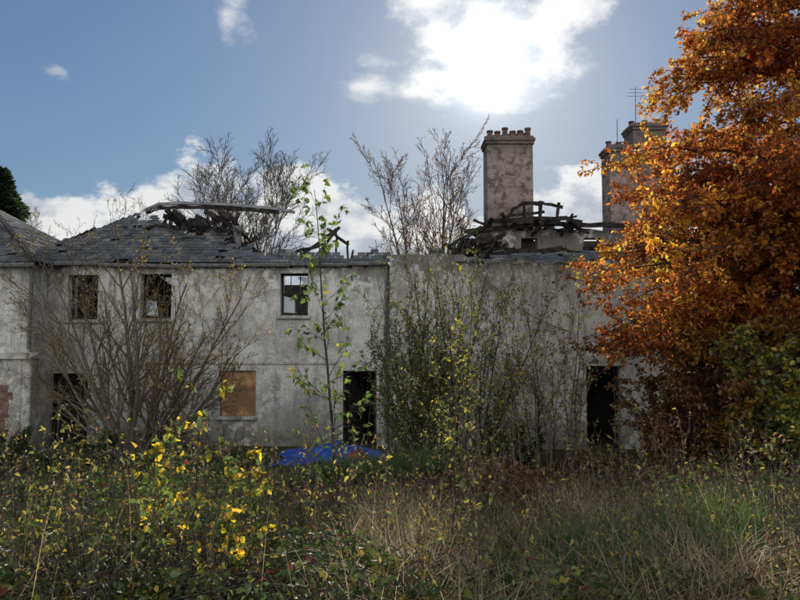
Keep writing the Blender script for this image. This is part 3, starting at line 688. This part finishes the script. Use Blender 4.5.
bramble('bramble_thicket',46000,-13,12,3.0,15.5,.6,.046,BC,[4,4,1.6,.4,.25])
bramble('bramble_thicket',6000,-3,.6,2.8,5.2,.4,.042,BC,[4,4,2,.5,.5],2.2,3)
bramble('bramble_thicket',3500,1.6,4.2,3.4,5.0,.3,.042,[(.07,.10,.025),(.42,.06,.03),(.4,.16,.04)],[4,2.0,.8],2.5,5,False)
bramble('dead_bracken',18000,-1.5,5.5,7.0,12.5,.6,.065,[(.19,.085,.035),(.27,.14,.055),(.11,.055,.028)],[3,2,3],1.5,4,False)
bramble('leafy_weeds',11000,-8,-1.0,3.0,8,.7,.03,[(.10,.13,.03),(.45,.34,.04),(.05,.07,.02)],[3,1.0,3],2.4,6)
E=empty('dead_weed_stems'); random.seed(91); out=[];lf=[]
PD=dict(seg=[6,3],wan=[.07,.12],trop=[.04,.03],ch=[6,0],t0=[.35,0],ang=[32,30],lr=[.28,.5],rr=[.6,.5],leaf=[2,3],rmin=.0018,tap=.6)
PP=scatter(900,-13,12,3.0,13.0)
for q in PP: grow(out,lf,Vector(q),Vector((random.gauss(0,.22),random.gauss(0,.1),1)),random.uniform(.35,1.15)*min(1,1.3-q[1]*.05),.0045,0,PD)
mb=MB()
for pts,rad,lv in out: mb.tube(pts,rad,3)
mb.obj('stems',BARK,E)
Pn=np.array([tuple(a) for a,b in lf]); leaves('withered_leaves',Pn,nrm(rng.normal(size=Pn.shape)+[0,0,-.4]),.032,palette(len(Pn),[(.18,.1,.04),(.34,.27,.05),(.12,.14,.03)],[2,2,2]),E,w=.5)
# ------------------------------------------------------------------ sky and sun
AZ=R(8.5); EL=R(23.5)
sd=Vector((math.sin(AZ)*math.cos(EL),math.cos(AZ)*math.cos(EL),math.sin(EL)))
w=bpy.data.worlds.new("World"); S.world=w; w.use_nodes=True; nt=w.node_tree; nt.nodes.clear()
sky=nd(nt,'ShaderNodeTexSky',sky_type='NISHITA'); sky.sun_disc=False; sky.sun_elevation=EL; sky.sun_rotation=AZ; sky.air_density=1.0; sky.dust_density=.3; sky.ozone_density=1.5
bw=nd(nt,'ShaderNodeRGBToBW'); nt.links.new(sky.outputs[0],bw.inputs[0])
sc=mth(nt,'DIVIDE',1.0,mth(nt,'ADD',1.0,mth(nt,'MULTIPLY',bw.outputs[0],.15)))
sk0=mixc(nt,1.0,sky.outputs[0],(.90,1.0,1.10),'MULTIPLY')
skv=nd(nt,'ShaderNodeVectorMath',operation='SCALE'); nt.links.new(sk0,skv.inputs[0]); nt.links.new(sc,skv.inputs['Scale'])
tc=nd(nt,'ShaderNodeTexCoord').outputs['Generated']; x,y,z=sep(nt,tc)
az=mth(nt,'ARCTAN2',x,y); el=mth(nt,'ARCSINE',z)
n1=noise(nt,tc,5.5,12,.58,(1,1,1.7)); n2=noise(nt,tc,14,8,.6,(1,1,1.5)); n3=noise(nt,tc,2.3,4,.5)
n1=mth(nt,'ADD',mth(nt,'MULTIPLY',n1,.72),mth(nt,'MULTIPLY',n2,.28))
top=mth(nt,'ADD',.25,mth(nt,'MULTIPLY',mth(nt,'SUBTRACT',n3,.5),.12))
band=sstep(nt,mth(nt,'ADD',n1,mth(nt,'MULTIPLY',mth(nt,'SUBTRACT',top,el),2.2)),.5,.58)
def blob(a,e,wa,we,k,t0=.5,t1=.6):
    da=mth(nt,'DIVIDE',mth(nt,'SUBTRACT',az,R(a)),R(wa)); de=mth(nt,'DIVIDE',mth(nt,'SUBTRACT',el,R(e)),R(we))
    r=mth(nt,'SQRT',mth(nt,'ADD',mth(nt,'MULTIPLY',da,da),mth(nt,'MULTIPLY',de,de)))
    s=mth(nt,'MAXIMUM',mth(nt,'SUBTRACT',1,r),-1.5)
    return sstep(nt,mth(nt,'ADD',n1,mth(nt,'MULTIPLY',s,k)),t0,t1)
dens=band
for b in [(10,26,9.5,5.0,.26,.48,.64),(15.5,27.5,6,3.4,.26,.48,.62),(4.5,23.0,5,2.0,.22,.48,.64),(-16.5,27,1.8,2.6,.13,.52,.72),(-3.5,22.6,3.5,1.4,.12,.5,.72),(3,29.5,3,1.2,.15,.5,.7),(-30,21,2,1,.12,.5,.7),(-2,24.5,2.5,.8,.1,.5,.7)]:
    dens=mth(nt,'MAXIMUM',dens,blob(*b))
back=sstep(nt,mth(nt,'ADD',n1,mth(nt,'MULTIPLY',mth(nt,'SUBTRACT',-.15,y),.3)),.5,.62); dens=mth(nt,'MAXIMUM',dens,back)  # unseen cloud cover behind the camera, added to light the facade
dt=nd(nt,'ShaderNodeVectorMath',operation='DOT_PRODUCT'); nt.links.new(tc,dt.inputs[0]); dt.inputs[1].default_value=sd
dp=mth(nt,'MAXIMUM',dt.outputs['Value'],0)
g1=mth(nt,'POWER',dp,1200); g2=mth(nt,'POWER',dp,110); g3=mth(nt,'POWER',dp,14)
n4=noise(nt,tc,9,10,.62,(1,1,1.6),(3,1,2))
shade=sstep(nt,mth(nt,'ADD',n4,mth(nt,'MULTIPLY',mth(nt,'MINIMUM',mth(nt,'SUBTRACT',el,.15),.05),1.4)),.42,.62)
ccol=mixc(nt,shade,(4.4,4.8,5.5),(8.5,8.5,8.4))
bk=sstep(nt,y,-.1,-.6,0,1)  # extra brightness for the added rear clouds, as fill on the front walls
cb=mth(nt,'ADD',mth(nt,'ADD',.9,mth(nt,'MULTIPLY',g2,.3)),mth(nt,'MULTIPLY',bk,1.0)); v=nd(nt,'ShaderNodeVectorMath',operation='SCALE'); nt.links.new(ccol,v.inputs[0]); nt.links.new(cb,v.inputs['Scale'])
col=mixc(nt,mth(nt,'MULTIPLY',dens,.95),skv.outputs[0],v.outputs[0])
glow=mth(nt,'ADD',mth(nt,'MULTIPLY',g1,16),mth(nt,'ADD',mth(nt,'MULTIPLY',g2,1.7),mth(nt,'MULTIPLY',g3,.6)))
gv=nd(nt,'ShaderNodeVectorMath',operation='SCALE'); gv.inputs[0].default_value=(.96,.99,1.0); nt.links.new(glow,gv.inputs['Scale'])
ad=nd(nt,'ShaderNodeVectorMath',operation='ADD'); nt.links.new(col,ad.inputs[0]); nt.links.new(gv.outputs[0],ad.inputs[1])
bg=nd(nt,'ShaderNodeBackground'); bg.inputs['Strength'].default_value=.11; nt.links.new(ad.outputs[0],bg.inputs[0])
wo=nd(nt,'ShaderNodeOutputWorld'); nt.links.new(bg.outputs[0],wo.inputs[0])
L=bpy.data.lights.new('sun','SUN'); L.energy=5.0; L.angle=R(.6); L.color=(1,.93,.82); lo=bpy.data.objects.new('sun',L); link(lo)
lo.rotation_euler=(-sd).to_track_quat('-Z','Y').to_euler(); lo.location=(5,30,20)
# ------------------------------------------------------------------ camera
cam=bpy.data.cameras.new('camera'); cam.lens=27; cam.sensor_width=36; cam.clip_end=5000; cam.clip_start=.05
co=bpy.data.objects.new('camera',cam); link(co); co.location=(0,0,3.4); co.rotation_euler=(R(93),0,0); S.camera=co
S.view_settings.view_transform='Standard'; S.view_settings.look='None'; S.view_settings.exposure=0
